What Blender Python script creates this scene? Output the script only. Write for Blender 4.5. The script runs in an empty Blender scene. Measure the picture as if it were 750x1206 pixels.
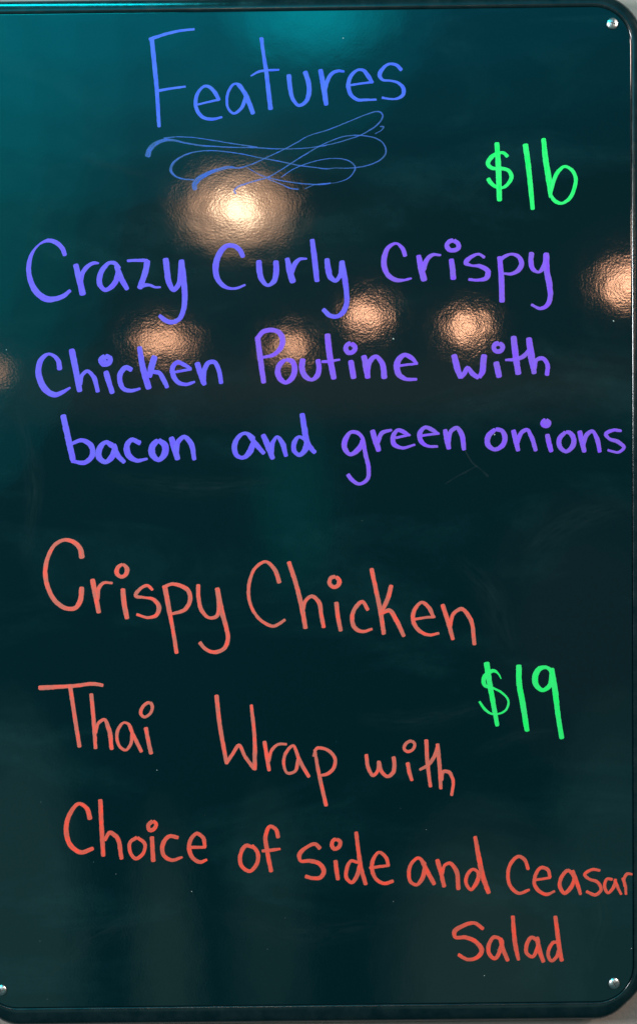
import bpy, bmesh, math, random
from mathutils import Matrix, Vector, noise as mnoise

random.seed(7)
sc = bpy.context.scene
COL = sc.collection

# ------------------------------------------------------------------ measures
# The board is a panel of about 24 x 36 inches; pose of the camera solved from its corners.
PX = 0.6096 / 800.0                      # metres per photo pixel on the board face
F_PX = 1509.0                            # focal length in photo pixels
CAM_LOC = Vector((0.01927, -1.14587, 0.04675))
PITCH, YAW, ROLL = -0.038534, 0.003243, 0.011804
CAM_R = (Matrix.Rotation(YAW, 3, 'Z') @ Matrix.Rotation(PITCH, 3, 'X') @ Matrix.Rotation(ROLL, 3, 'Y'))


def ray(px, py):
    return (CAM_R @ Vector(((px - 375) / F_PX, 1.0, (603 - py) / F_PX))).normalized()


def px2b(px, py):
    """photo pixel -> (x, z) on the board face, the plane y = 0"""
    d = ray(px, py)
    p = CAM_LOC + d * (-CAM_LOC.y / d.y)
    return p.x, p.z


# ------------------------------------------------------------------ camera
cam_d = bpy.data.cameras.new('camera')
cam = bpy.data.objects.new('camera', cam_d)
COL.objects.link(cam)
cam.matrix_world = Matrix.Translation(CAM_LOC) @ (CAM_R @ Matrix.Rotation(math.radians(90), 3, 'X')).to_4x4()
cam_d.sensor_fit = 'VERTICAL'
cam_d.sensor_height = 36.0
cam_d.sensor_width = 36.0
cam_d.lens = 36.0 * F_PX / 1206.0
cam_d.clip_start = 0.01
cam_d.clip_end = 100
sc.camera = cam

# ------------------------------------------------------------------ world: a dim room
w = bpy.data.worlds.new('World')
sc.world = w
w.use_nodes = True
bg = w.node_tree.nodes['Background']
bg.inputs['Color'].default_value = (0.10, 0.85, 0.98, 1)
bg.inputs['Strength'].default_value = 0.06

sc.view_settings.view_transform = 'Standard'
sc.view_settings.look = 'None'
sc.view_settings.exposure = 0.0
sc.view_settings.gamma = 1.0
sc.view_settings.use_curve_mapping = False


# ------------------------------------------------------------------ lamps of the place and added fill lamps
def area(name, loc, target, sx, sy, power, col, shape='ELLIPSE', spread=None):
    ld = bpy.data.lights.new(name, 'AREA')
    ld.shape = shape
    ld.size, ld.size_y = sx, sy
    ld.energy = power
    ld.color = col
    if spread:
        ld.spread = spread
    o = bpy.data.objects.new(name, ld)
    COL.objects.link(o)
    o.location = loc
    o.rotation_euler = (Vector(target) - Vector(loc)).to_track_quat('-Z', 'Y').to_euler()
    return o


def room_lamp(name, px, py, dist, wpx, hpx, e, col, shape='ELLIPSE'):
    """a lamp in the room behind the viewer, dist metres from the board plane, hung where
    its mirror image in the glossy board falls at the given pixel; e = irradiance on the board"""
    x, z = px2b(px, py)
    d = ray(px, py)
    t = dist / d.y
    loc = Vector((x + d.x * t, -dist, z + d.z * t))
    k = (dist - CAM_LOC.y) / -CAM_LOC.y
    r2 = loc.length_squared
    cosb = dist / math.sqrt(r2)
    return area(name, loc, (0, 0, 0), wpx * PX * k, hpx * PX * k, e * math.pi * r2 / cosb, col, shape)


def soft_lamp(name, px, py, dist, wpx, hpx, e, col, steps=(0.45, 0.75, 1.0), p=2.0):
    """a lamp with a glow that fades outwards: nested discs, one behind the other"""
    for i, f in enumerate(steps):
        room_lamp(name, px, py, dist + 0.03 * i, wpx * f, hpx * f, e * f ** p / sum(v ** p for v in steps), col)


WARM = (1.0, 0.49, 0.28)
FADE = (0.3, 0.5, 0.75, 1.0)
soft_lamp('ceiling_lamp', 280, 247, 3.6, 140, 96, 0.066, (1.0, 0.55, 0.32), FADE, 1.2)
room_lamp('ceiling_lamp_bulb', 280, 247, 3.55, 40, 30, 0.020, (1.0, 0.80, 0.52))
soft_lamp('ceiling_lamp', 742, 333, 5.4, 70, 46, 0.031, WARM, FADE, 1.2)
soft_lamp('ceiling_lamp', 432, 372, 6.6, 50, 33, 0.0175, WARM, FADE, 1.2)
soft_lamp('ceiling_lamp', 549, 386, 6.9, 48, 33, 0.0175, WARM, FADE, 1.2)
soft_lamp('ceiling_lamp', 192, 402, 7.4, 74, 36, 0.0160, WARM, FADE, 1.2)
soft_lamp('ceiling_lamp', 342, 408, 7.6, 48, 32, 0.0095, WARM, FADE, 1.2)
room_lamp('ceiling_lamp', -8, 436, 8.0, 30, 26, 0.0022, WARM)
# cyan lit sign over the room, up to the left, and the ceiling round it
CYAN = (0.0, 0.78, 0.95)
GLOW = (0.2, 0.4, 0.6, 0.8, 1.0)
soft_lamp('cyan_sign_light', 368, 14, 2.6, 210, 120, 0.027, (0.0, 0.82, 0.95), (0.3, 0.5, 0.75, 1.0))
soft_lamp('cyan_ceiling_light', 90, -40, 2.6, 900, 560, 0.27, (0.0, 0.58, 0.80), GLOW)
soft_lamp('cyan_ceiling_light', 520, -130, 2.8, 1100, 700, 0.16, (0.0, 0.50, 0.80), GLOW)
soft_lamp('cyan_side_light', -110, 190, 3.0, 520, 900, 0.20, (0.0, 0.62, 0.70), GLOW)
soft_lamp('teal_reflection_light', 345, 590, 5.0, 110, 240, 0.0030, (0.0, 0.85, 0.80))  # lamp that gives the faint vertical teal reflection
# added lamps reflected in place of a dim far wall and floor between people
soft_lamp('far_wall_reflection_lamp', 375, 455, 8.0, 1300, 90, 0.0062, (1.0, 0.60, 0.4), (0.55, 1.0))
soft_lamp('floor_reflection_lamp', 26, 1060, 2.4, 170, 520, 0.0110, (0.45, 0.95, 0.80), (0.6, 0.8, 1.0))
soft_lamp('floor_reflection_lamp', 196, 1130, 2.4, 100, 400, 0.0036, (0.55, 0.95, 0.72), (0.4, 0.6, 0.8, 1.0))
soft_lamp('floor_reflection_lamp', 318, 1090, 2.4, 110, 340, 0.0028, (0.5, 0.95, 0.75), (0.6, 1.0))
soft_lamp('floor_reflection_lamp', 560, 1140, 2.4, 250, 420, 0.0105, (0.6, 0.95, 0.75), (0.5, 0.65, 0.8, 1.0))
soft_lamp('floor_reflection_lamp', 720, 1080, 2.4, 190, 560, 0.0105, (0.40, 0.95, 0.85), (0.6, 0.8, 1.0))
soft_lamp('far_wall_reflection_lamp', 690, 740, 5.0, 260, 330, 0.0022, (1.0, 0.55, 0.42), (0.6, 1.0))
# fill lamps added at both sides to light the ink; cyan lamp above
area('right_fill_lamp', (1.9, -0.95, 1.08), (0, 0, 0), 0.30, 0.30, 44, (1.0, 0.84, 0.76))  # added fill, also placed for the pink reflections on the right rim
area('right_fill_lamp', (1.7, -0.75, 0.52), (0, 0, 0), 0.16, 0.16, 8, (1.0, 0.70, 0.56))
area('left_fill_lamp', (-2.1, -1.5, 0.45), (0, 0, 0), 0.4, 0.5, 84, (0.93, 0.97, 1.0))
area('cyan_overhead_lamp', (-0.48, -0.55, 1.25), (0, 0, 0), 0.7, 0.16, 12, (0.0, 0.78, 0.92))


# ------------------------------------------------------------------ material helpers
def mat(name):
    m = bpy.data.materials.new(name)
    m.use_nodes = True
    nt = m.node_tree
    return m, nt, nt.nodes['Principled BSDF'], nt.nodes['Material Output']


def node(nt, typ, **kw):
    n = nt.nodes.new(typ)
    for k, v in kw.items():
        if k in n.inputs:
            n.inputs[k].default_value = v
        else:
            setattr(n, k, v)
    return n


def ramp(nt, src, stops):
    r = nt.nodes.new('ShaderNodeValToRGB')
    els = r.color_ramp.elements
    while len(els) < len(stops):
        els.new(0.5)
    for e, (p, v) in zip(els, stops):
        e.position = p
        e.color = v if len(v) == 4 else (*v, 1)
    nt.links.new(src, r.inputs[0])
    return r.outputs[0]


def g(v):
    return (v, v, v, 1)


def panel_material():
    m, nt, b, out = mat('glossy_black_enamel')
    L = nt.links
    tc = node(nt, 'ShaderNodeTexCoord')
    co = tc.outputs['Object']
    # wiped-off ink film: streaky, large, faint
    mp = node(nt, 'ShaderNodeMapping')
    mp.inputs['Rotation'].default_value = (0, math.radians(28), 0)
    mp.inputs['Scale'].default_value = (3.0, 3.0, 9.0)
    L.new(co, mp.inputs[0])
    n1 = node(nt, 'ShaderNodeTexNoise', Scale=1.3, Detail=6.0, Roughness=0.62, Distortion=0.8)
    L.new(mp.outputs[0], n1.inputs['Vector'])
    film = ramp(nt, n1.outputs['Fac'], [(0.50, g(0)), (0.80, g(1))])
    n2 = node(nt, 'ShaderNodeTexNoise', Scale=55.0, Detail=5.0, Roughness=0.7)
    L.new(co, n2.inputs['Vector'])
    sp = ramp(nt, n2.outputs['Fac'], [(0.35, g(0.4)), (0.7, g(1))])
    mul = node(nt, 'ShaderNodeMath', operation='MULTIPLY')
    L.new(film, mul.inputs[0]); L.new(sp, mul.inputs[1])
    mix = node(nt, 'ShaderNodeMix', data_type='RGBA')
    L.new(mul.outputs[0], mix.inputs[0])
    mix.inputs[6].default_value = (0.0003, 0.0100, 0.0128, 1)
    mix.inputs[7].default_value = (0.0045, 0.0270, 0.0300, 1)
    L.new(mix.outputs[2], b.inputs['Base Color'])
    ro = node(nt, 'ShaderNodeMapRange')
    ro.inputs['To Min'].default_value = 0.045
    ro.inputs['To Max'].default_value = 0.065
    L.new(mul.outputs[0], ro.inputs['Value'])
    L.new(ro.outputs[0], b.inputs['Roughness'])
    b.inputs['IOR'].default_value = 1.5
    # orange-peel of the sprayed enamel: fine grain plus a slower waviness
    f = node(nt, 'ShaderNodeTexNoise', Scale=480.0, Detail=2.0, Roughness=0.6)
    L.new(co, f.inputs['Vector'])
    h = node(nt, 'ShaderNodeTexNoise', Scale=30.0, Detail=2.0)
    L.new(co, h.inputs['Vector'])
    b1 = node(nt, 'ShaderNodeBump', Strength=1.0, Distance=0.000018)
    L.new(f.outputs['Fac'], b1.inputs['Height'])
    b2 = node(nt, 'ShaderNodeBump', Strength=1.0, Distance=0.00010)
    L.new(h.outputs['Fac'], b2.inputs['Height'])
    L.new(b1.outputs[0], b2.inputs['Normal'])
    L.new(b2.outputs[0], b.inputs['Normal'])
    # broad haze lobe of the clear coat
    b.inputs['Coat Weight'].default_value = 0.08
    b.inputs['Coat Roughness'].default_value = 0.30
    return m


def rim_material():
    m, nt, b, out = mat('dark_moulded_rim')
    L = nt.links
    tc = node(nt, 'ShaderNodeTexCoord')
    n = node(nt, 'ShaderNodeTexNoise', Scale=60.0, Detail=5.0, Roughness=0.65)
    L.new(tc.outputs['Object'], n.inputs['Vector'])
    col = ramp(nt, n.outputs['Fac'], [(0.35, (0.002, 0.010, 0.012)), (0.72, (0.008, 0.018, 0.020))])
    L.new(col, b.inputs['Base Color'])
    rr = ramp(nt, n.outputs['Fac'], [(0.3, g(0.12)), (0.75, g(0.22))])
    L.new(rr, b.inputs['Roughness'])
    f = node(nt, 'ShaderNodeTexNoise', Scale=380.0, Detail=2.0)
    L.new(tc.outputs['Object'], f.inputs['Vector'])
    b1 = node(nt, 'ShaderNodeBump', Strength=1.0, Distance=0.00003)
    L.new(f.outputs['Fac'], b1.inputs['Height'])
    L.new(b1.outputs[0], b.inputs['Normal'])
    return m


def wall_material():
    m, nt, b, out = mat('painted_wall')
    L = nt.links
    tc = node(nt, 'ShaderNodeTexCoord')
    n = node(nt, 'ShaderNodeTexNoise', Scale=9.0, Detail=6.0, Roughness=0.6)
    L.new(tc.outputs['Object'], n.inputs['Vector'])
    col = ramp(nt, n.outputs['Fac'], [(0.3, (0.21, 0.185, 0.165)), (0.7, (0.29, 0.258, 0.232))])
    L.new(col, b.inputs['Base Color'])
    b.inputs['Roughness'].default_value = 0.75
    f = node(nt, 'ShaderNodeTexNoise', Scale=260.0, Detail=3.0)
    L.new(tc.outputs['Object'], f.inputs['Vector'])
    b1 = node(nt, 'ShaderNodeBump', Strength=0.6, Distance=0.0006)
    L.new(f.outputs['Fac'], b1.inputs['Height'])
    L.new(b1.outputs[0], b.inputs['Normal'])
    return m


def steel_material():
    m, nt, b, out = mat('bright_steel')
    b.inputs['Base Color'].default_value = (0.72, 0.73, 0.72, 1)
    b.inputs['Metallic'].default_value = 1.0
    tc = node(nt, 'ShaderNodeTexCoord')
    n = node(nt, 'ShaderNodeTexNoise', Scale=900.0, Detail=3.0)
    nt.links.new(tc.outputs['Object'], n.inputs['Vector'])
    nt.links.new(ramp(nt, n.outputs['Fac'], [(0.3, g(0.28)), (0.75, g(0.48))]), b.inputs['Roughness'])
    return m


def slot_material():
    m, nt, b, out = mat('dark_recess')
    tc = node(nt, 'ShaderNodeTexCoord')
    n = node(nt, 'ShaderNodeTexNoise', Scale=700.0)
    nt.links.new(tc.outputs['Object'], n.inputs['Vector'])
    nt.links.new(ramp(nt, n.outputs['Fac'], [(0.3, (0.02, 0.02, 0.02)), (0.7, (0.07, 0.065, 0.06))]), b.inputs['Base Color'])
    b.inputs['Roughness'].default_value = 0.5
    return m


def ink_material(name, rich, pale, thin=0.85, ink_alpha=1.0):
    """opaque liquid-chalk ink; it dries paler and thinner in patches and along stroke edges"""
    m, nt, b, out = mat(name)
    L = nt.links
    tc = node(nt, 'ShaderNodeTexCoord')
    n = node(nt, 'ShaderNodeTexNoise', Scale=70.0, Detail=4.0, Roughness=0.6)
    L.new(tc.outputs['Object'], n.inputs['Vector'])
    uv = node(nt, 'ShaderNodeUVMap')
    sep = node(nt, 'ShaderNodeSeparateXYZ')
    L.new(uv.outputs[0], sep.inputs[0])
    # streaks along the stroke
    mp = node(nt, 'ShaderNodeMapping')
    mp.inputs['Scale'].default_value = (3.2, 0.055, 1.0)
    L.new(uv.outputs[0], mp.inputs[0])
    st = node(nt, 'ShaderNodeTexNoise', Scale=1.0, Detail=3.0)
    L.new(mp.outputs[0], st.inputs['Vector'])
    edge = ramp(nt, sep.outputs[0], [(0.0, g(0.30)), (0.16, g(0.0)), (0.84, g(0.0)), (1.0, g(0.30))])
    a1 = node(nt, 'ShaderNodeMath', operation='ADD')
    L.new(n.outputs['Fac'], a1.inputs[0]); L.new(st.outputs['Fac'], a1.inputs[1])
    mp2 = node(nt, 'ShaderNodeMapping')
    mp2.inputs['Scale'].default_value = (11.0, 0.11, 1.0)
    L.new(uv.outputs[0], mp2.inputs[0])
    dry = node(nt, 'ShaderNodeTexNoise', Scale=1.0, Detail=4.0, Roughness=0.7)
    L.new(mp2.outputs[0], dry.inputs['Vector'])
    drs = ramp(nt, dry.outputs['Fac'], [(0.48, g(0)), (0.75, g(0.55))])
    a0 = node(nt, 'ShaderNodeMath', operation='ADD')
    L.new(edge, a0.inputs[0]); L.new(drs, a0.inputs[1])
    a2 = node(nt, 'ShaderNodeMath', operation='ADD')
    L.new(a1.outputs[0], a2.inputs[0]); L.new(a0.outputs[0], a2.inputs[1])
    half = node(nt, 'ShaderNodeMath', operation='MULTIPLY')
    L.new(a2.outputs[0], half.inputs[0]); half.inputs[1].default_value = 0.5
    f = ramp(nt, half.outputs[0], [(0.43, g(0)), (0.60, g(1))])
    mix = node(nt, 'ShaderNodeMix', data_type='RGBA')
    L.new(f, mix.inputs[0])
    mix.inputs[6].default_value = (*rich, 1)
    mix.inputs[7].default_value = (*pale, 1)
    L.new(mix.outputs[2], b.inputs['Base Color'])
    al = node(nt, 'ShaderNodeMapRange')
    al.inputs['To Min'].default_value = ink_alpha
    al.inputs['To Max'].default_value = thin * ink_alpha
    L.new(f, al.inputs['Value'])
    L.new(al.outputs[0], b.inputs['Alpha'])
    b.inputs['Roughness'].default_value = 0.55
    b.inputs['Specular IOR Level'].default_value = 0.12
    bp = node(nt, 'ShaderNodeBump', Strength=0.5, Distance=0.0001)
    L.new(a1.outputs[0], bp.inputs['Height'])
    L.new(bp.outputs[0], b.inputs['Normal'])
    return m


M_PANEL = panel_material()
M_RIM = rim_material()
M_WALL = wall_material()
M_STEEL = steel_material()
M_SLOT = slot_material()
INK = {  # blue to purple: one ink, with bluer light at left put into colour
    'blue': ink_material('purple_ink_blue_light', (0.045, 0.095, 0.74), (0.095, 0.18, 0.80), 0.72),
    'violet': ink_material('purple_ink_violet_light', (0.130, 0.075, 0.80), (0.19, 0.15, 0.86), 0.70),
    'purple': ink_material('purple_chalk_ink', (0.205, 0.062, 0.78), (0.28, 0.135, 0.78), 0.70),
    'green': ink_material('green_chalk_ink', (0.002, 0.76, 0.10), (0.045, 0.82, 0.20), 0.78),
    'salmon': ink_material('salmon_chalk_ink', (0.92, 0.085, 0.055), (0.64, 0.165, 0.120), 0.74),
    'coral': ink_material('coral_chalk_ink', (0.94, 0.072, 0.040), (0.70, 0.120, 0.080), 0.76),
    'fine': ink_material('thin_blue_chalk_ink', (0.050, 0.13, 0.62), (0.10, 0.22, 0.58), 0.45, 0.72),
    'ghost': ink_material('wiped_ink_residue', (0.10, 0.12, 0.12), (0.14, 0.15, 0.15), 0.08, 0.11),
    'dust': ink_material('pale_dust', (0.55, 0.60, 0.55), (0.65, 0.68, 0.62), 0.8, 0.8),
}


# ------------------------------------------------------------------ object helpers
def link(name, me, parent=None, m=None):
    o = bpy.data.objects.new(name, me)
    COL.objects.link(o)
    if parent:
        o.parent = parent
    if m:
        me.materials.append(m)
    return o


def empty(name, parent=None):
    o = bpy.data.objects.new(name, None)
    o.empty_display_size = 0.02
    COL.objects.link(o)
    if parent:
        o.parent = parent
    return o


def bm_mesh(name, bm, smooth=True):
    me = bpy.data.meshes.new(name)
    bmesh.ops.recalc_face_normals(bm, faces=bm.faces)
    bm.to_mesh(me)
    bm.free()
    for p in me.polygons:
        p.use_smooth = smooth
    return me


HW, HH, RC = 404 * PX, 600.5 * PX, 60 * PX       # half width, half height, outer corner radius


def rrect(inset, n=14):
    r = max(RC - inset, 0.004)
    hw, hh = HW - inset, HH - inset
    pts = []
    for qx, qz, a0 in ((1, 1, 0), (-1, 1, 90), (-1, -1, 180), (1, -1, 270)):
        for i in range(n + 1):
            a = math.radians(a0 + 90 * i / n)
            pts.append((qx * (hw - r) + r * math.cos(a), qz * (hh - r) + r * math.sin(a)))
    return pts


def sweep(bm, prof, cap_first=False, cap_last=False, close=False):
    loops = []
    for inset, y in prof:
        loops.append([bm.verts.new((x, y, z)) for x, z in rrect(inset)])
    n = len(loops[0])
    pairs = list(zip(loops, loops[1:]))
    if close:
        pairs.append((loops[-1], loops[0]))
    for a, b in pairs:
        for i in range(n):
            bm.faces.new((a[i], a[(i + 1) % n], b[(i + 1) % n], b[i]))
    if cap_first:
        bm.faces.new(loops[0])
    if cap_last:
        bm.faces.new(loops[-1])
    return loops


# ------------------------------------------------------------------ the setting: wall
bm = bmesh.new()
WY = 0.030
vs = [bm.verts.new(p) for p in ((-1.6, WY, -1.4), (1.6, WY, -1.4), (1.6, WY, 1.4), (-1.6, WY, 1.4))]
bm.faces.new(vs)
vs = [bm.verts.new(p) for p in ((-1.6, WY + 0.05, -1.4), (1.6, WY + 0.05, -1.4), (1.6, WY + 0.05, 1.4), (-1.6, WY + 0.05, 1.4))]
bm.faces.new(vs[::-1])
wall = link('wall', bm_mesh('wall', bm, False), None, M_WALL)
wall['kind'] = 'structure'

# ------------------------------------------------------------------ the board
board = empty('menu_board')
board['label'] = 'glossy dark menu board with rounded corners covered in handwritten blue, violet, green and coral features'
board['category'] = 'menu board'

mm = 0.001
bm = bmesh.new()
sweep(bm, [(12.9 * mm, 0.0), (12.5 * mm, 0.10 * mm), (12.15 * mm, 0.45 * mm), (12.0 * mm, 1.1 * mm), (12.0 * mm, 5 * mm)],
      cap_first=True, cap_last=True)
panel = link('writing_panel', bm_mesh('writing_panel', bm), board, M_PANEL)
for p in panel.data.polygons:
    if len(p.vertices) > 4:
        p.use_smooth = False

bm = bmesh.new()
sweep(bm, [(11.95 * mm, 4.6 * mm), (11.85 * mm, 1.4 * mm), (11.3 * mm, 0.75 * mm), (10.5 * mm, 0.30 * mm), (9.3 * mm, 0.12 * mm),
           (7.5 * mm, 0.28 * mm), (5.0 * mm, 0.72 * mm), (3.0 * mm, 1.35 * mm), (1.4 * mm, 2.2 * mm), (0.0 * mm, 3.6 * mm),
           (-1.0 * mm, 5.5 * mm), (-1.6 * mm, 8.5 * mm), (-1.8 * mm, 12 * mm), (-1.8 * mm, WY - 0.0005), (11.95 * mm, WY - 0.0005)], close=True)
for v in bm.verts:                        # the moulding is a little wider along the foot
    if v.co.z < 0:
        k = min(max((v.co.z + 0.20) / -0.22, 0.0), 1.0)
        d = min(max((abs(v.co.z) - (HH - 9 * mm)) / (9 * mm), 0.0), 1.3)
        v.co.z -= 4.6 * mm * d * k
        if v.co.x > 0:
            e = min(max((v.co.x - (HW - 9 * mm)) / (9 * mm), 0.0), 1.3)
            v.co.x += 2.0 * mm * e * k
rim = link('rim', bm_mesh('rim', bm), board, M_RIM)


# ------------------------------------------------------------------ corner screws
def screw_mesh():
    bm = bmesh.new()
    R = 5.0 * mm
    prof = [(R, 0.0), (R, 0.5 * mm), (0.93 * R, 1.1 * mm), (0.75 * R, 1.75 * mm), (0.5 * R, 2.2 * mm), (0.25 * R, 2.4 * mm)]
    n = 28
    rings = [[bm.verts.new((r * math.cos(2 * math.pi * i / n), -h, r * math.sin(2 * math.pi * i / n))) for i in range(n)] for r, h in prof]
    for a, b in zip(rings, rings[1:]):
        for i in range(n):
            bm.faces.new((a[i], a[(i + 1) % n], b[(i + 1) % n], b[i]))
    bm.faces.new(rings[-1])
    bm.faces.new(rings[0][::-1])
    return bm_mesh('screw', bm)


def slot_mesh():
    bm = bmesh.new()
    for a, b in ((2.3, 0.42), (0.42, 2.3)):
        ext = 0.0 if a > b else 0.03
        vs = []
        for sx, sz in ((-1, -1), (1, -1), (1, 1), (-1, 1)):
            vs.append((sx * a * mm, sz * b * mm))
        top = [bm.verts.new((x, -(2.44 + ext) * mm, z)) for x, z in vs]
        bot = [bm.verts.new((x, -1.2 * mm, z)) for x, z in vs]
        bm.faces.new(top)
        bm.faces.new(bot[::-1])
        for i in range(4):
            bm.faces.new((top[i], bot[i], bot[(i + 1) % 4], top[(i + 1) % 4]))
    return bm_mesh('cross_slot', bm, False)


sm, sl = screw_mesh(), slot_mesh()
sm.materials.append(M_STEEL)
sl.materials.append(M_SLOT)
for px, py, rot in ((720.5, 28, 20), (722.5, 1158, 55), (2, 1166, 75), (-22, 38, 10)):
    x, z = px2b(px, py)
    so = link('screw', sm, board)
    so.location = (x, -0.00002, z)
    so.rotation_euler = (0, math.radians(rot), 0)
    so['label'] = 'domed steel corner screw with cross slot'
    link('cross_slot', sl, so)


# ------------------------------------------------------------------ handwriting
def parse(st):
    pts, wd = [], 8.0
    for tok in st.split(';'):
        v = [float(t) for t in tok.split()]
        if len(v) > 2:
            wd = v[2]
        pts.append((v[0], v[1], wd))
    return pts


def catmull(pts, step):
    """smooth a list of (x, y, w) and resample about every `step`"""
    out = []
    n = len(pts)
    closed = n > 4 and (pts[0][0] - pts[-1][0]) ** 2 + (pts[0][1] - pts[-1][1]) ** 2 < 3
    for i in range(n - 1):
        p1, p2 = pts[i], pts[i + 1]
        p0 = pts[i - 1] if i > 0 else (pts[-2] if closed else tuple(2 * a - b for a, b in zip(p1, p2)))
        p3 = pts[i + 2] if i + 2 < n else (pts[1] if closed else tuple(2 * a - b for a, b in zip(p2, p1)))
        d = math.hypot(p2[0] - p1[0], p2[1] - p1[1])
        # centripetal-like: scaled tangents keep uneven spacings calm
        d01 = max(math.hypot(p1[0] - p0[0], p1[1] - p0[1]), 1e-6)
        d23 = max(math.hypot(p3[0] - p2[0], p3[1] - p2[1]), 1e-6)
        d = max(d, 1e-6)
        m1 = [((a2 - a1) / d * d01 + (a1 - a0) / d01 * d) / (d01 + d) * d for a0, a1, a2 in zip(p0, p1, p2)]
        m2 = [((a3 - a2) / d23 * d + (a2 - a1) / d * d23) / (d + d23) * d for a1, a2, a3 in zip(p1, p2, p3)]
        k = max(2, int(d / step))
        for j in range(k):
            t = j / k
            h00, h10 = 2 * t ** 3 - 3 * t * t + 1, t ** 3 - 2 * t * t + t
            h01, h11 = -2 * t ** 3 + 3 * t * t, t ** 3 - t * t
            out.append(tuple(h00 * a + h10 * b + h01 * c_ + h11 * e for a, b, c_, e in zip(p1, m1, p2, m2)))
    out.append(pts[-1])
    return out


layer = [0]
stroke_seed = [0.0]


def add_stroke(bm, uvl, pts_px, step=1.6, square=0.55):
    """a raised ribbon of ink following pts_px = [(px, py, width)] in photo pixels"""
    pts = catmull(pts_px, step)
    stroke_seed[0] += 3.71
    sd = stroke_seed[0]
    layer[0] = (layer[0] + 1) % 7
    h0 = (0.035 + 0.016 * layer[0]) * mm
    n = len(pts)
    spine = []
    acc = 0.0
    for i, (x, y, wd) in enumerate(pts):
        if i:
            acc += math.hypot(x - pts[i - 1][0], y - pts[i - 1][1])
        wob = 1 + 0.07 * mnoise.noise((acc * 0.16, sd, 0.0)) + 0.04 * mnoise.noise((acc * 0.6, sd, 4.0))
        spine.append((x, y, max(wd, 0.5) * wob, acc))
    # end caps: the nib leaves a blunt, slightly rounded end
    rows = []

    def tangent(i):
        a, b = spine[max(i - 1, 0)], spine[min(i + 1, n - 1)]
        dx, dy = b[0] - a[0], b[1] - a[1]
        l = math.hypot(dx, dy) or 1e-6
        return dx / l, dy / l

    def row(x, y, wd, tx, ty, acc, skew=0.0):
        r = []
        lean = 0.25 * mnoise.noise((acc * 0.5, sd, 9.0))
        for u, h in ((-1, 0.0), (-0.965, 0.9), (-0.86, 1.0), (0, 1.0), (0.86, 1.0), (0.965, 0.9), (1, 0.0)):
            o = u * wd / 2
            if abs(u) > 0.8:              # each border of the stroke is a little ragged on its own
                sg = 1 if u > 0 else -1
                o += lean * 0.3 + 0.045 * min(wd, 8) * mnoise.noise((acc * 0.75, sd, 20.0 + 7 * sg)) + 0.25 * mnoise.noise((acc * 0.22, sd, 40.0 + 9 * sg))
            xx, zz = px2b(x - ty * o, y + tx * o)
            hh = h0 + 0.012 * mm * (acc / (spine[-1][3] + 1e-6))
            v = bm.verts.new((xx, -(hh * h) - (0.004 * mm), zz))
            r.append((v, (0.5 + u / 2, acc + sd * 41.0)))
        rows.append(r)

    tx, ty = tangent(0)
    wd0 = spine[0][2]
    for f, wf in ((1.0, 0.42), (0.80, 0.72), (0.45, 0.93)):
        e = f * square * wd0 / 2
        row(spine[0][0] - tx * e, spine[0][1] - ty * e, wd0 * wf, tx, ty, -e)
    for i, (x, y, wd, a) in enumerate(spine):
        tx, ty = tangent(i)
        row(x, y, wd, tx, ty, a)
    tx, ty = tangent(n - 1)
    wd1 = spine[-1][2]
    for f, wf in ((0.45, 0.93), (0.80, 0.72), (1.0, 0.42)):
        e = f * square * wd1 / 2
        row(spine[-1][0] + tx * e, spine[-1][1] + ty * e, wd1 * wf, tx, ty, spine[-1][3] + e)
    for ra, rb in zip(rows, rows[1:]):
        for k in range(len(ra) - 1):
            quad = (ra[k], ra[k + 1], rb[k + 1], rb[k])
            try:
                f = bm.faces.new([q[0] for q in quad])
            except ValueError:
                continue
            for lp, q in zip(f.loops, quad):
                lp[uvl].uv = q[1]


def frame_pts(fr, st):
    ox, oy, k = fr
    # blunt caps add length: the traced ends already include it
    p = [(ox + x / k, oy + y / k, wd / k) for x, y, wd in parse(st)]
    return p


def trim(p, square=0.55):
    """pull both ends in by the cap length so the ink ends where it was traced"""
    if len(p) < 2:
        return p
    out = list(p)
    for a, b in ((0, 1), (-1, -2)):
        dx, dy = out[b][0] - out[a][0], out[b][1] - out[a][1]
        l = math.hypot(dx, dy) or 1e-6
        e = min(square * out[a][2] / 2, 0.6 * l)
        out[a] = (out[a][0] + dx / l * e, out[a][1] + dy / l * e, out[a][2])
    return out


def mark(name, strokes, ink, parent, cut=True):
    """one written character = one mesh; strokes = list of (frame, text) or px point lists"""
    bm = bmesh.new()
    uvl = bm.loops.layers.uv.new('UVMap')
    for s_ in strokes:
        p = frame_pts(*s_) if isinstance(s_, tuple) else s_
        add_stroke(bm, uvl, trim(p) if cut else p)
    me = bpy.data.meshes.new(name)
    bm.to_mesh(me)
    bm.free()
    for p in me.polygons:
        p.use_smooth = True
    me.materials.append(INK[ink])
    return link(name, me, parent)


def word(name, label, chars, ink):
    """chars = list of (frame, [strokes], optional name, optional ink)"""
    wd = empty(name, board)
    wd['label'] = label
    for ch in chars:
        fr, strokes = ch[0], ch[1]
        nm = ch[2] if len(ch) > 2 and ch[2] else 'letter'
        ik = ch[3] if len(ch) > 3 else ink
        mark(nm, [(fr, t) for t in strokes], ik, wd)
    return wd


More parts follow.
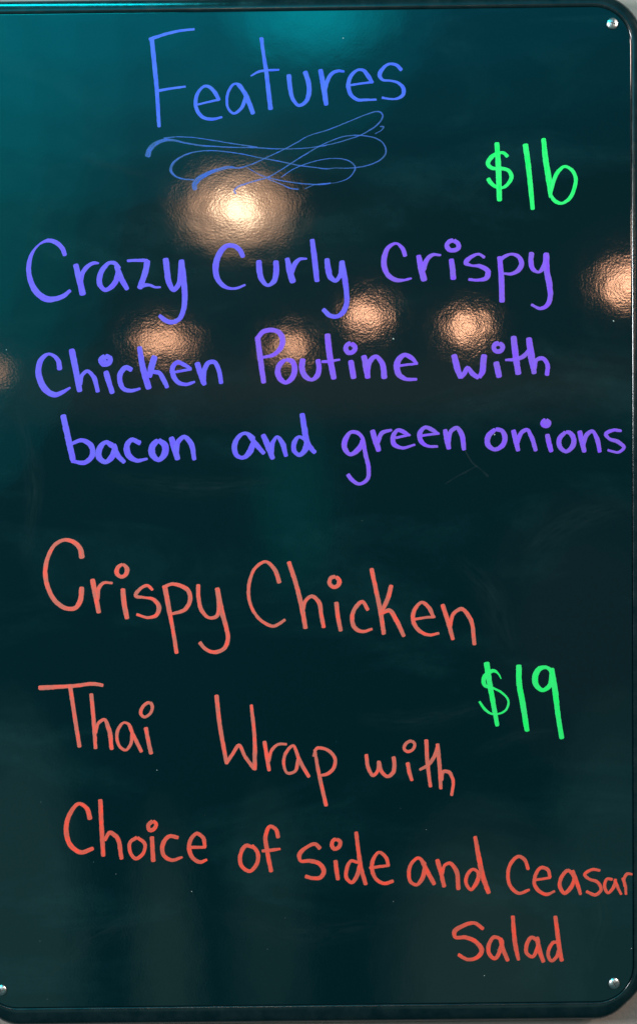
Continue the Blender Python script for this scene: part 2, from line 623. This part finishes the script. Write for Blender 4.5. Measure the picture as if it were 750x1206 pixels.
A, B, Cf = (170, 25, 5), (300, 35, 5), (400, 60, 7.5)
word('handwritten_word', 'blue heading reading Features', [
    (A, ["45 100 26; 58 230 26; 72 370 24; 88 625 20", "28 108 20; 130 75 17; 220 55 15; 297 47 14", "80 410 16; 160 396 14; 245 385 12"]),
    (A, ["312 492 12; 380 475 12; 440 462 14", "442 468 20; 415 418 24; 385 388 20; 360 382 16; 325 408 18; 303 465 22; 310 520 22; 345 565 20; 395 577 18; 460 565 12"]),
    (A, ["590 420 20; 560 375 18; 535 368 14; 500 405 16; 487 460 16; 495 515 14; 525 543 14; 565 520 18; 592 465 22; 600 425 18", "545 368 14; 590 420 26; 615 475 28; 642 548 26"]),
    (B, ["39 45 24; 50 130 20; 68 245 24; 80 350 26; 94 472 26", "-24 273 8; 30 245 14; 70 240 14; 145 236 12"]),
    (B, ["200 262 28; 208 340 26; 228 415 22; 258 446 18; 295 430 22; 318 380 28; 318 320 28; 295 243 28"]),
    (B, ["386 232 28; 402 320 30; 412 380 30; 421 447 26", "412 370 20; 425 310 24; 450 262 22; 490 242 18; 528 247 14"]),
    (Cf, ["95 302 18; 190 288 18; 290 275 20", "292 285 28; 245 215 38; 210 172 30; 175 165 22; 120 195 30; 82 260 36; 78 330 38; 105 395 34; 160 432 28; 230 432 22; 325 430 18"]),
    (Cf, ["548 172 32; 500 125 28; 440 115 24; 380 155 30; 352 220 36; 372 252 26; 440 262 20; 520 285 26; 562 335 36; 560 385 34; 515 418 24; 450 425 18; 370 412 20"]),
], 'blue')

# flourish under the heading: one swirling line and its loops
Df, Ef, Ff = (165, 125, 5), (265, 125, 5), (360, 125, 7.5)
fl = empty('flourish', board)
fl['label'] = 'thin looping blue flourish underlining the heading'


def chain(*parts):
    p = []
    for fr, t in parts:
        p += frame_pts(fr, t)
    return p


mark('swirl', [chain(
    (Df, "45 300 32; 55 262 32; 95 220 26; 140 202 18; 190 200 13; 260 215 10; 360 232 9; 450 238 8; 560 243 7; 690 245 7"),
    (Ef, "280 251 6; 360 252 6; 480 247 6; 590 232 6"),
    (Ff, "150 352 8; 280 322 9; 400 285 9; 470 262 9; 560 215 11; 630 165 12; 670 115 13; 680 80 13; 660 54 13; 620 48 12; 560 65 10; 400 128 9; 200 208 9; 0 275 8"),
    (Ef, "430 210 6; 340 258 6; 240 305 6; 150 345 8; 60 364 10"),
    (Df, "540 360 14; 460 375 20; 390 402 26; 342 432 32; 320 465 30; 324 495 28"))], 'fine', fl)
mark('swirl', [chain(
    (Df, "318 434 8; 250 428 9; 205 410 12; 182 378 17; 190 345 16; 225 310 12; 280 282 9; 350 266 7; 420 262 6; 500 268 6; 600 282 6"),
    (Ef, "200 303 6; 320 325 7; 440 350 7; 520 360 6; 620 368 6"),
    (Ff, "230 550 8; 380 548 9; 520 530 9; 600 505 10; 670 465 12; 706 415 13; 704 370 13; 680 325 11; 620 285 11; 540 265 10; 430 258 10; 330 270 9; 240 300 9; 110 360 9"),
    (Ef, "500 268 7; 400 330 7; 330 375 7; 250 420 8; 180 440 9; 120 458 10; 70 480 12; 54 500 13; 66 518 12"))], 'fine', fl)
mark('swirl', [chain(
    (Ef, "330 420 6; 390 378 6; 450 350 6"),
    (Ff, "110 480 8; 240 462 8; 330 468 9; 400 495 11; 437 540 13; 420 590 11; 370 640 8; 300 668 6"),
    (Ef, "515 467 5; 470 487 6"))], 'fine', fl)
mark('swirl', [chain((Df, "140 190 10; 200 182 6; 300 184 5; 420 200 5; 540 220 6; 640 235 8; 690 243 8"))], 'fine', fl)
mark('swirl', [chain((Ef, "130 362 4; 220 410 6; 300 432 7; 400 450 7; 500 460 7; 580 460 8; 622 453 8"))], 'fine', fl)
mark('swirl', [chain((Ef, "250 428 7; 330 460 6; 390 485 7; 434 490 6"))], 'fine', fl)
mark('swirl', [chain((Ff, "655 180 10; 688 182 16; 675 205 10; 610 245 6"))], 'fine', fl)

G = (560, 155, 5.77)
word('price', 'bright green price reading $16', [
    (G, ["218 172 26; 190 145 22; 150 148 22; 105 175 30; 82 222 30; 110 248 26; 170 250 24; 225 268 26; 242 305 28; 222 350 26; 180 382 20; 130 372 24; 95 340 30; 80 316 30", "142 72 32; 150 180 36; 155 300 38; 160 474 34"], 'dollar_sign'),
    (G, ["335 82 38; 352 200 36; 368 340 34; 386 532 28"], 'digit'),
    (G, ["459 44 32; 475 200 38; 495 320 38; 508 450 24", "508 420 20; 530 330 28; 560 270 26; 605 237 20; 650 260 24; 678 320 26; 670 380 26; 630 460 24; 580 488 20; 535 470 28; 508 430 20"], 'digit'),
], 'green')

A, B = (25, 275, 7.5), (105, 290, 6.25)
word('handwritten_word', 'violet word reading Crazy', [
    (A, ["392 198 38; 365 130 42; 310 80 40; 240 62 32; 165 95 16; 105 165 26; 75 250 40; 70 340 42; 90 430 48; 150 530 56; 240 582 54; 300 578 46; 380 550 38; 440 500 30"]),
    (A, ["482 268 48; 515 400 55; 549 547 55", "530 430 36; 545 350 42; 590 290 38; 640 262 30; 690 262 18"]),
    (B, ["225 170 36; 190 125 30; 160 120 26; 110 160 36; 80 225 40; 82 285 38; 120 322 30; 165 300 36; 205 240 40; 215 190 36", "200 140 36; 235 230 42; 285 322 34"]),
    (B, ["280 108 20; 360 104 22; 435 106 26", "432 100 44; 418 180 44; 372 315 40", "365 312 18; 400 290 30; 440 285 22; 490 302 18; 530 302 14"]),
    (B, ["564 86 44; 575 180 44; 590 270 42; 625 322 34; 655 290 36; 675 200 40; 680 110 40", "680 98 40; 695 230 42; 705 370 42; 695 470 38; 660 540 34; 605 560 34; 560 545 34; 515 508 26"]),
], 'violet')

A, B = (245, 275, 7.5), (325, 270, 7.5)
word('handwritten_word', 'violet word reading Curly', [
    (A, ["314 212 40; 280 145 44; 230 110 40; 165 110 40; 110 165 50; 75 250 54; 68 330 52; 90 410 46; 150 470 36; 210 487 22; 260 482 22; 332 452 20"]),
    (A, ["450 235 48; 455 330 52; 480 415 46; 525 458 30; 580 425 44; 602 340 52; 600 238 48"]),
    (B, ["98 252 42; 120 360 55; 152 475 55", "140 390 36; 165 310 45; 210 265 30; 275 260 16"]),
    (B, ["319 86 42; 340 260 50; 363 467 45"]),
    (B, ["450 255 48; 460 350 52; 485 430 46; 525 455 34; 560 420 40; 578 350 44; 582 285 48", "580 276 48; 605 420 50; 620 540 46; 622 660 46; 590 735 44; 540 770 36; 480 765 42; 412 704 40"]),
], 'violet')

A, B = (440, 275, 6.82), (540, 285, 6.25)
word('handwritten_word', 'purple word reading Crispy', [
    (A, ["254 186 34; 230 120 34; 180 80 20; 120 110 34; 85 190 44; 85 270 44; 120 340 40; 185 375 34; 240 375 22; 305 360 16"]),
    (A, ["358 172 40; 380 280 50; 406 384 50", "400 300 36; 420 220 40; 470 172 28; 540 174 18"]),
    (A, ["640 55 36; 675 80 38; 680 115 38; 640 136 34; 602 128 40; 585 100 38; 610 62 36; 640 55 36", "621 202 40; 632 290 46; 638 372 44"]),
    (B, ["192 116 24; 150 90 20; 100 105 26; 52 155 34; 90 172 18; 160 180 30; 215 220 40; 205 262 36; 150 280 24; 70 276 20"]),
    (B, ["299 105 36; 312 250 42; 318 446 40", "300 135 28; 340 105 26; 385 90 20; 435 105 30; 462 160 38; 435 210 34; 385 235 24; 325 232 16"]),
    (B, ["535 74 40; 530 140 38; 545 200 34; 585 222 22; 620 190 36; 640 140 40; 642 95 42", "642 78 44; 645 200 46; 668 330 42; 672 400 40; 650 465 34; 600 490 24; 530 460 20"]),
], 'purple')

A, B = (35, 400, 5.77), (150, 400, 6.25)
word('handwritten_word', 'violet word reading Chicken', [
    (A, ["208 208 36; 195 140 32; 130 98 20; 85 130 34; 62 200 40; 75 280 44; 120 350 44; 175 375 36; 230 355 26; 280 325 14"]),
    (A, ["286 62 40; 310 180 42; 343 356 36", "345 310 26; 360 240 26; 395 213 24; 430 245 30; 467 358 28"]),
    (A, ["515 110 34; 548 125 34; 542 158 34; 502 168 34; 483 138 34; 515 110 34", "520 132 34; 508 142 34", "518 212 36; 540 290 38; 566 368 34"]),
    (A, ["698 208 34; 660 190 34; 620 225 36; 615 280 34; 640 335 32; 690 348 26; 755 332 16"]),
    (B, ["90 50 36; 115 200 44; 161 366 46", "204 118 44; 180 200 48; 162 280 40", "185 235 28; 235 245 34; 265 290 36; 298 356 30"]),
    (B, ["345 240 18; 410 228 20; 475 217 20", "472 218 24; 420 185 30; 365 168 30; 335 205 36; 340 265 38; 375 315 32; 430 330 26; 500 310 18"]),
    (B, ["512 166 40; 540 250 44; 570 337 36", "565 310 30; 570 220 36; 600 170 34; 640 165 34; 670 215 34; 693 326 32"]),
], 'violet')

A, B = (295, 380, 7.5), (375, 385, 6)
word('handwritten_word', 'purple word reading Poutine', [
    (A, ["62 120 48; 85 300 50; 119 537 44", "56 145 40; 110 82 44; 180 65 40; 250 85 45; 285 150 50; 265 225 45; 210 280 36; 100 310 24"]),
    (A, ["310 325 32; 260 370 46; 240 435 50; 265 500 46; 310 530 36; 365 490 50; 390 410 50; 365 340 44; 310 325 32"]),
    (A, ["462 316 50; 455 410 52; 490 480 46; 540 505 32; 590 465 48; 605 400 46; 594 322 46"]),
    (A, ["678 96 52; 700 300 54; 737 502 50", "625 345 24; 700 342 28; 792 326 18"]),
    (B, ["230 117 34; 258 140 34; 246 175 34; 208 182 34; 192 150 34; 215 120 34; 230 117 34", "227 234 38; 238 300 42; 249 368 40"]),
    (B, ["318 200 40; 340 300 46; 349 366 40", "345 330 30; 365 240 36; 405 210 30; 445 250 38; 466 368 42"]),
    (B, ["560 277 18; 620 268 18; 702 260 16", "698 264 20; 650 215 34; 610 198 30; 570 225 40; 552 285 44; 570 340 40; 615 368 28; 696 370 20"]),
], 'purple')

A = (525, 390, 5.77)
word('handwritten_word', 'purple word reading with', [
    (A, ["53 157 40; 75 250 44; 100 322 34", "96 318 28; 125 285 32; 145 250 28; 180 290 34; 222 320 30", "224 318 30; 245 280 40; 252 220 42; 259 157 40"]),
    (A, ["360 82 32; 384 100 32; 376 130 32; 342 138 32; 323 118 32; 337 87 32; 360 82 32", "338 207 38; 350 260 42; 361 317 40"]),
    (A, ["457 32 40; 470 150 44; 491 297 40", "400 197 16; 480 190 26; 530 168 30; 565 125 26"]),
    (A, ["561 42 40; 580 180 46; 599 292 34", "600 260 26; 615 195 28; 655 185 28; 685 220 30; 685 304 30"]),
], 'purple')

A = (70, 480, 4.412)
word('handwritten_word', 'violet word reading bacon', [
    (A, ["20 36 30; 45 150 32; 74 280 30", "62 188 18; 120 170 22; 170 205 28; 172 250 28; 135 285 24; 62 278 18"]),
    (A, ["280 200 30; 245 180 22; 212 210 30; 208 260 32; 240 283 24; 275 255 30; 290 215 28", "280 190 30; 305 250 28; 341 287 22"]),
    (A, ["424 186 26; 375 168 24; 352 200 30; 362 250 32; 400 275 22; 460 266 12"]),
    (A, ["515 168 26; 485 200 34; 485 245 34; 515 272 24; 548 240 34; 548 195 32; 515 168 26"]),
    (A, ["581 152 28; 600 215 34; 617 273 28", "608 240 26; 620 175 26; 650 152 22; 680 180 28; 703 274 22"]),
], 'violet')

A = (265, 480, 6.25)
word('handwritten_word', 'violet word reading and on the third line', [
    (A, ["215 235 36; 180 200 30; 140 190 24; 90 230 36; 70 300 40; 90 355 34; 130 370 28; 180 330 44; 212 255 38", "165 195 24; 220 260 40; 290 342 30"]),
    (A, ["278 196 36; 320 290 46; 354 382 36", "345 340 30; 355 250 30; 385 215 22; 415 250 36; 451 362 30"]),
    (A, ["566 41 38; 585 160 42; 610 270 44; 665 336 32", "592 238 24; 545 215 24; 510 260 36; 510 320 34; 545 350 30; 590 310 44; 605 250 40"]),
], 'violet')

A = (395, 490, 4.6875)
word('handwritten_word', 'purple word reading green', [
    (A, ["155 135 20; 125 95 22; 90 88 20; 55 130 30; 50 175 30; 80 212 22; 120 190 30; 152 130 26", "150 120 22; 165 210 24; 182 290 24; 175 350 22; 130 375 18; 90 352 22; 66 320 24"]),
    (A, ["202 76 28; 222 140 32; 240 196 28", "232 150 22; 255 95 24; 312 76 14"]),
    (A, ["330 121 14; 370 112 14; 414 104 12", "410 108 14; 370 85 24; 345 78 20; 318 115 28; 322 155 26; 360 175 18; 440 158 13"]),
    (A, ["475 109 14; 520 102 14; 574 97 12", "570 100 14; 530 75 24; 495 62 20; 465 95 28; 472 140 26; 505 165 18; 565 168 14"]),
    (A, ["603 72 26; 615 130 32; 626 184 26", "622 150 22; 640 80 24; 670 65 22; 692 95 28; 709 190 24"]),
], 'purple')

A = (565, 485, 4.167)
word('handwritten_word', 'purple word reading onions', [
    (A, ["75 85 20; 40 120 28; 38 160 26; 70 185 20; 110 165 24; 122 130 26; 105 92 22; 75 85 20"]),
    (A, ["162 88 24; 175 140 26; 187 194 22", "180 160 20; 205 100 22; 230 88 18; 250 120 22; 274 194 20"]),
    (A, ["322 40 20; 339 50 20; 336 66 20; 315 70 20; 304 58 20; 313 43 20; 322 40 20", "330 52 12; 313 60 12", "328 108 24; 338 155 26; 350 198 22"]),
    (A, ["420 98 18; 390 130 24; 390 170 24; 420 195 18; 455 165 26; 458 130 24; 437 102 22; 420 98 18"]),
    (A, ["487 92 24; 500 150 26; 512 200 22", "505 165 20; 525 110 22; 550 95 18; 570 125 22; 587 200 20"]),
    (A, ["694 94 14; 655 90 16; 616 112 20; 630 130 16; 680 150 20; 705 175 18; 680 198 14; 624 188 12"]),
], 'purple')

A, B = (45, 625, 6.25), (150, 675, 5.77)
word('handwritten_word', 'salmon word reading Crispy', [
    (A, ["326 206 42; 310 130 38; 265 85 34; 200 68 26; 130 100 28; 80 180 30; 55 290 34; 75 420 34; 140 530 34; 220 575 32; 275 570 32; 310 520 38; 324 412 36"]),
    (A, ["400 354 36; 425 480 38; 449 608 34", "440 510 26; 450 420 30; 480 385 24; 550 386 18"]),
    (A, ["625 246 24; 655 280 34; 645 325 32; 610 340 28; 580 310 34; 590 270 30; 625 246 24", "624 424 36; 635 540 38; 657 652 34"]),
    (B, ["176 116 20; 140 85 20; 90 105 24; 58 155 26; 110 165 18; 180 180 26; 215 225 32; 200 285 28; 150 302 20; 62 280 18"]),
    (B, ["255 85 34; 285 250 32; 310 380 26; 337 548 28", "240 100 26; 300 75 22; 360 85 28; 415 120 30; 428 180 30; 395 245 28; 295 280 18"]),
    (B, ["482 75 28; 485 170 28; 510 260 28; 560 305 22; 605 295 26; 625 220 34; 616 120 34", "611 98 32; 640 250 34; 675 380 30; 685 440 30; 660 510 28; 590 538 26; 530 515 24; 490 468 26"]),
], 'salmon')

A, B = (285, 650, 5.357), (405, 660, 4.412)
word('handwritten_word', 'salmon word reading Chicken', [
    (A, ["238 198 28; 205 110 26; 150 62 20; 90 95 20; 50 180 22; 42 270 22; 70 370 20; 130 440 20; 205 468 20; 240 450 20; 274 426 18"]),
    (A, ["294 60 28; 340 200 28; 375 340 30; 402 486 28", "385 370 22; 400 310 24; 440 280 22; 480 310 28; 500 400 26; 516 480 26"]),
    (A, ["590 155 24; 613 180 30; 604 213 28; 576 222 24; 552 200 28; 562 163 26; 590 155 24", "594 315 28; 605 410 28; 623 502 26"]),
    (B, ["126 260 20; 95 215 20; 60 245 22; 42 300 22; 60 355 22; 95 370 18; 148 356 14"]),
    (B, ["142 40 22; 165 150 22; 190 270 24; 207 386 22", "246 127 22; 230 190 24; 186 285 18", "184 282 16; 235 260 22; 270 310 24; 312 397 20"]),
    (B, ["358 307 14; 420 298 14; 474 292 14", "466 300 16; 440 245 22; 405 218 16; 365 260 22; 358 310 22; 390 365 20; 440 388 16; 495 378 14"]),
    (B, ["510 227 22; 540 320 24; 566 414 20", "550 350 18; 570 275 20; 610 252 20; 650 295 22; 678 441 20"]),
], 'salmon')

A = (40, 795, 5)
word('handwritten_word', 'salmon word reading Thai', [
    (A, ["28 76 28; 150 70 24; 260 62 22; 350 52 22; 411 61 20", "213 54 26; 235 200 24; 255 330 24; 271 427 24"]),
    (A, ["339 108 24; 352 250 24; 365 436 22", "365 345 16; 385 280 20; 415 262 20; 440 310 26; 461 441 24"]),
    (A, ["580 335 18; 560 290 16; 535 280 14; 500 315 20; 490 370 20; 510 425 18; 540 443 16; 570 410 20; 580 340 20", "555 285 16; 590 360 22; 636 455 22"]),
    (A, ["685 160 20; 698 182 20; 683 230 18; 650 248 18; 630 225 20; 647 182 20; 685 160 20", "659 307 24; 675 390 24; 692 467 24"]),
], 'salmon')

A = (245, 810, 4.6875)
word('handwritten_word', 'salmon word reading Wrap', [
    (A, ["47 38 24; 62 180 24; 104 422 22", "100 420 20; 140 360 20; 170 318 20; 205 380 20; 258 452 22", "258 456 24; 258 290 22; 239 92 18"]),
    (A, ["311 293 22; 325 380 22; 338 461 20", "335 410 16; 355 340 18; 390 312 16; 436 312 14"]),
    (A, ["500 375 14; 470 320 16; 430 360 18; 418 420 18; 440 472 16; 475 465 18; 500 390 20", "474 320 16; 510 410 22; 559 495 20"]),
    (A, ["588 340 16; 605 440 20; 652 655 22", "580 380 12; 600 335 18; 650 340 18; 700 390 20; 695 440 20; 660 475 18; 610 486 14"]),
], 'salmon')

A = (420, 860, 5.77)
word('handwritten_word', 'salmon word reading with', [
    (A, ["64 162 26; 80 260 26; 112 308 24; 140 280 24; 150 207 24", "150 212 24; 170 285 26; 210 315 24; 245 290 28; 255 230 28; 249 178 28"]),
    (A, ["375 72 22; 393 95 22; 378 133 22; 341 145 22; 321 128 22; 337 88 22; 375 72 22", "344 218 28; 358 290 28; 376 345 22"]),
    (A, ["471 62 28; 478 200 28; 490 310 26; 501 388 24", "424 270 18; 480 240 24; 520 190 26; 552 100 22"]),
    (A, ["547 90 26; 560 220 28; 570 402 24", "575 345 22; 590 280 24; 625 285 24; 650 330 24; 644 447 22"]),
], 'salmon')

A = (555, 770, 6.25)
word('price', 'bright green price reading $19', [
    (A, ["217 185 8; 195 145 14; 165 125 24; 120 145 32; 88 190 34; 100 235 28; 150 250 18; 220 285 16; 270 345 16; 255 410 16; 200 442 14; 140 440 16; 95 405 20; 56 350 18", "109 60 42; 130 200 40; 160 370 36; 190 534 30"], 'dollar_sign'),
    (A, ["347 80 40; 350 220 42; 375 360 42; 409 573 36"], 'digit'),
    (A, ["590 130 30; 545 100 26; 500 110 36; 468 165 44; 475 230 40; 520 268 30; 570 240 36; 590 170 40; 585 120 34", "588 104 36; 615 280 42; 635 450 36; 664 628 36"], 'digit'),
], 'green')

A = (70, 935, 4.1667)
word('handwritten_word', 'coral word reading Choice', [
    (A, ["153 127 24; 135 70 22; 100 48 18; 55 95 22; 35 165 24; 55 250 24; 105 287 22; 170 267 18"]),
    (A, ["202 26 22; 208 150 22; 217 308 22", "222 230 18; 250 190 20; 275 205 22; 308 322 20"]),
    (A, ["383 213 18; 350 235 18; 348 285 18; 375 318 18; 410 295 18; 420 245 18; 383 213 18"]),
    (A, ["460 132 20; 475 145 20; 465 172 20; 443 178 20; 437 155 20; 460 132 20", "455 208 22; 458 270 22; 462 334 22"]),
    (A, ["586 215 18; 540 208 20; 508 250 22; 515 305 20; 550 325 18; 606 310 12"]),
    (A, ["642 263 16; 690 262 14; 720 262 14", "716 266 18; 705 215 20; 675 195 18; 645 225 20; 638 275 22; 660 320 20; 690 335 18; 726 322 14"]),
], 'coral')

A = (270, 960, 3.75)
word('handwritten_word', 'coral word reading of', [
    (A, ["114 146 14; 75 135 18; 50 175 18; 55 225 18; 90 248 16; 122 215 18; 125 165 18; 100 132 16"]),
    (A, ["217 102 18; 205 62 18; 180 50 16; 162 85 18; 168 160 20; 186 252 18", "143 159 14; 185 155 16; 227 149 10"]),
], 'coral')

A = (340, 970, 5.357)
word('handwritten_word', 'coral word reading Side', [
    (A, ["200 160 26; 170 130 24; 120 145 22; 66 205 28; 72 232 22; 130 235 24; 195 255 28; 222 300 30; 200 340 26; 155 345 24; 102 332 24"]),
    (A, ["300 98 24; 323 112 26; 316 148 26; 287 160 26; 272 140 26; 286 102 24; 300 98 24", "294 230 28; 302 300 28; 311 358 26"]),
    (A, ["424 50 24; 440 180 26; 455 280 28; 487 388 26", "436 246 20; 395 235 20; 365 290 26; 365 345 24; 395 372 22; 430 330 28; 446 262 22"]),
    (A, ["506 281 18; 570 272 18; 636 264 18", "630 270 22; 610 210 24; 570 182 20; 535 220 24; 525 290 26; 550 350 24; 600 378 22; 662 362 22"]),
], 'coral')

A = (470, 975, 6.25)
word('handwritten_word', 'coral word reading and between Side and Ceasar', [
    (A, ["195 268 22; 140 222 24; 85 270 26; 70 340 28; 85 400 26; 125 420 24; 170 370 34; 192 280 32", "160 230 28; 200 310 34; 260 420 30"]),
    (A, ["277 230 32; 305 330 32; 332 438 30", "315 345 22; 335 275 24; 370 260 26; 410 300 32; 436 458 32"]),
    (A, ["556 60 28; 585 220 36; 615 360 38; 659 485 34", "588 338 24; 545 305 22; 500 345 28; 492 410 26; 525 455 24; 565 410 32; 582 330 30"]),
], 'coral')

A = (585, 990, 4.545)
word('handwritten_word', 'coral word reading Ceasar', [
    (A, ["167 157 18; 145 100 20; 118 85 18; 75 120 20; 58 180 20; 75 250 20; 115 282 18; 175 262 14"]),
    (A, ["198 211 14; 245 205 14; 287 198 14", "284 200 18; 270 155 20; 235 145 18; 205 185 20; 200 235 20; 230 275 20; 265 288 18; 310 270 12"]),
    (A, ["412 195 18; 380 160 20; 345 195 20; 335 245 22; 360 282 20; 395 250 22; 410 182 20", "402 158 20; 425 220 22; 447 291 18"]),
    (A, ["552 160 14; 510 155 16; 468 185 18; 490 205 16; 540 225 18; 555 265 18; 530 290 18; 474 272 16"]),
    (A, ["618 208 16; 590 205 16; 575 250 18; 590 280 16; 625 245 18; 633 204 16", "628 208 16; 645 250 16; 664 290 14"]),
    (A, ["670 198 16; 685 240 16; 689 290 14", "682 248 14; 680 200 16; 695 178 16; 724 181 12"]),
], 'coral')

A = (520, 1070, 5)
word('handwritten_word', 'coral word reading Salad', [
    (A, ["246 122 22; 190 85 22; 130 100 24; 72 145 26; 75 165 22; 140 170 24; 205 200 26; 235 250 28; 205 290 24; 150 300 20; 94 270 22"]),
    (A, ["350 185 20; 310 168 22; 278 210 24; 280 270 24; 310 295 22; 345 240 26; 352 182 24", "343 172 26; 360 240 26; 390 311 24"]),
    (A, ["417 41 24; 425 150 26; 435 230 26; 452 306 22"]),
    (A, ["560 190 20; 530 170 22; 500 210 24; 500 265 22; 530 285 20; 560 240 24; 564 182 22", "558 166 26; 575 250 28; 599 318 24"]),
    (A, ["667 42 24; 678 130 26; 690 225 26; 706 312 24", "694 205 18; 660 198 20; 632 235 22; 626 280 22; 645 308 20; 675 285 22; 692 225 22"]),
], 'coral')

# ------------------------------------------------------------------ wiped traces and dust
gh = [
    [(547, 530, 1.2), (556, 545, 2.0), (566, 553, 2.2), (574, 561, 2.6)],
    [(561, 549, 1.6), (548, 556, 2.2), (535, 563, 1.6), (524, 570, 1.0)],
]
for st in gh:
    mark('wiped_trace', [st], 'ghost', board, cut=False)

# broad wipes of a cloth: film that thins out to nothing at its borders
def smear_material():
    m, nt, b, out = mat('wiped_film')
    L = nt.links
    uv = node(nt, 'ShaderNodeUVMap')
    sep = node(nt, 'ShaderNodeSeparateXYZ')
    L.new(uv.outputs[0], sep.inputs[0])
    tent = ramp(nt, sep.outputs[0], [(0.0, g(0)), (0.45, g(1)), (1.0, g(0))])
    vc = node(nt, 'ShaderNodeVertexColor', layer_name='fade')
    mp = node(nt, 'ShaderNodeMapping')
    mp.inputs['Scale'].default_value = (9.0, 0.035, 1.0)
    L.new(uv.outputs[0], mp.inputs[0])
    n = node(nt, 'ShaderNodeTexNoise', Scale=1.0, Detail=4.0, Roughness=0.65)
    L.new(mp.outputs[0], n.inputs['Vector'])
    st = ramp(nt, n.outputs['Fac'], [(0.35, g(0)), (0.75, g(1))])
    a = node(nt, 'ShaderNodeMath', operation='MULTIPLY')
    L.new(tent, a.inputs[0]); L.new(st, a.inputs[1])
    c_ = node(nt, 'ShaderNodeMath', operation='MULTIPLY')
    L.new(a.outputs[0], c_.inputs[0]); L.new(vc.outputs['Color'], c_.inputs[1])
    d = node(nt, 'ShaderNodeMath', operation='MULTIPLY')
    L.new(c_.outputs[0], d.inputs[0]); d.inputs[1].default_value = 0.18
    L.new(d.outputs[0], b.inputs['Alpha'])
    b.inputs['Base Color'].default_value = (0.030, 0.062, 0.064, 1)
    b.inputs['Roughness'].default_value = 0.5
    b.inputs['Specular IOR Level'].default_value = 0.1
    return m


M_SMEAR = smear_material()
for pts in ([(96, 186, 10), (140, 198, 12), (200, 214, 8)],
            [(425, 846, 26), (480, 850, 34), (540, 840, 30), (600, 822, 18)],
            [(560, 885, 14), (610, 868, 22), (650, 862, 12)],
            [(620, 650, 30), (665, 618, 44), (735, 596, 36)],
            [(60, 1150, 26), (110, 1105, 40), (170, 1080, 30)],
            [(540, 660, 30), (575, 700, 44), (600, 760, 30)],
            [(120, 560, 22), (230, 575, 34), (330, 566, 20)],
            [(690, 1010, 24), (705, 1080, 36), (690, 1140, 24)],
            [(250, 1075, 30), (340, 1100, 44), (450, 1090, 30)],
            [(20, 480, 18), (40, 560, 30), (30, 660, 20)]):
    bm = bmesh.new()
    uvl = bm.loops.layers.uv.new('UVMap')
    hold = layer[0]
    add_stroke(bm, uvl, pts, step=5.0)
    layer[0] = hold
    for v in bm.verts:
        v.co.y = -0.012 * mm
    me = bpy.data.meshes.new('wipe_mark')
    bm.to_mesh(me)
    bm.free()
    col = me.color_attributes.new('fade', 'FLOAT_COLOR', 'POINT')
    nrow = len(me.vertices) // 7
    for i in range(len(me.vertices)):
        t = (i // 7) / max(nrow - 1, 1)
        f = math.sin(math.pi * min(max(t, 0), 1)) ** 0.8
        col.data[i].color = (f, f, f, 1)
    me.materials.append(M_SMEAR)
    link('wipe_mark', me, board)

bm = bmesh.new()
uvl = bm.loops.layers.uv.new('UVMap')
specks = [(404, 45, 0.9), (463, 399, 1.1), (582, 512, 1.0), (185, 907, 0.7), (226, 1050, 0.7),
          (743, 1117, 0.8), (570, 1149, 0.7), (8, 412, 0.8), (722, 378, 0.9)]
for i in range(16):
    specks.append((random.uniform(5, 735), 1180 - abs(random.gauss(0, 1)) * 260, random.uniform(0.2, 0.4)))
for x, y, r in specks:
    k = random.randint(5, 7)
    a0 = random.uniform(0, 6)
    vs = []
    for i in range(k):
        a = a0 + 2 * math.pi * i / k
        rr = r * random.uniform(0.55, 1.0)
        X, Z = px2b(x + rr * math.cos(a) * random.uniform(0.7, 1.3), y + rr * math.sin(a))
        vs.append(bm.verts.new((X, -0.05 * mm, Z)))
    X, Z = px2b(x, y)
    top = bm.verts.new((X, -(0.05 + 0.3 * r * PX / mm) * mm, Z))
    for i in range(k):
        f = bm.faces.new((vs[i], vs[(i + 1) % k], top))
        for lp in f.loops:
            lp[uvl].uv = (0.5, x)
me = bpy.data.meshes.new('dust')
bm.to_mesh(me)
bm.free()
me.materials.append(INK['dust'])
dust = link('dust', me, board)
dust['kind'] = 'stuff'
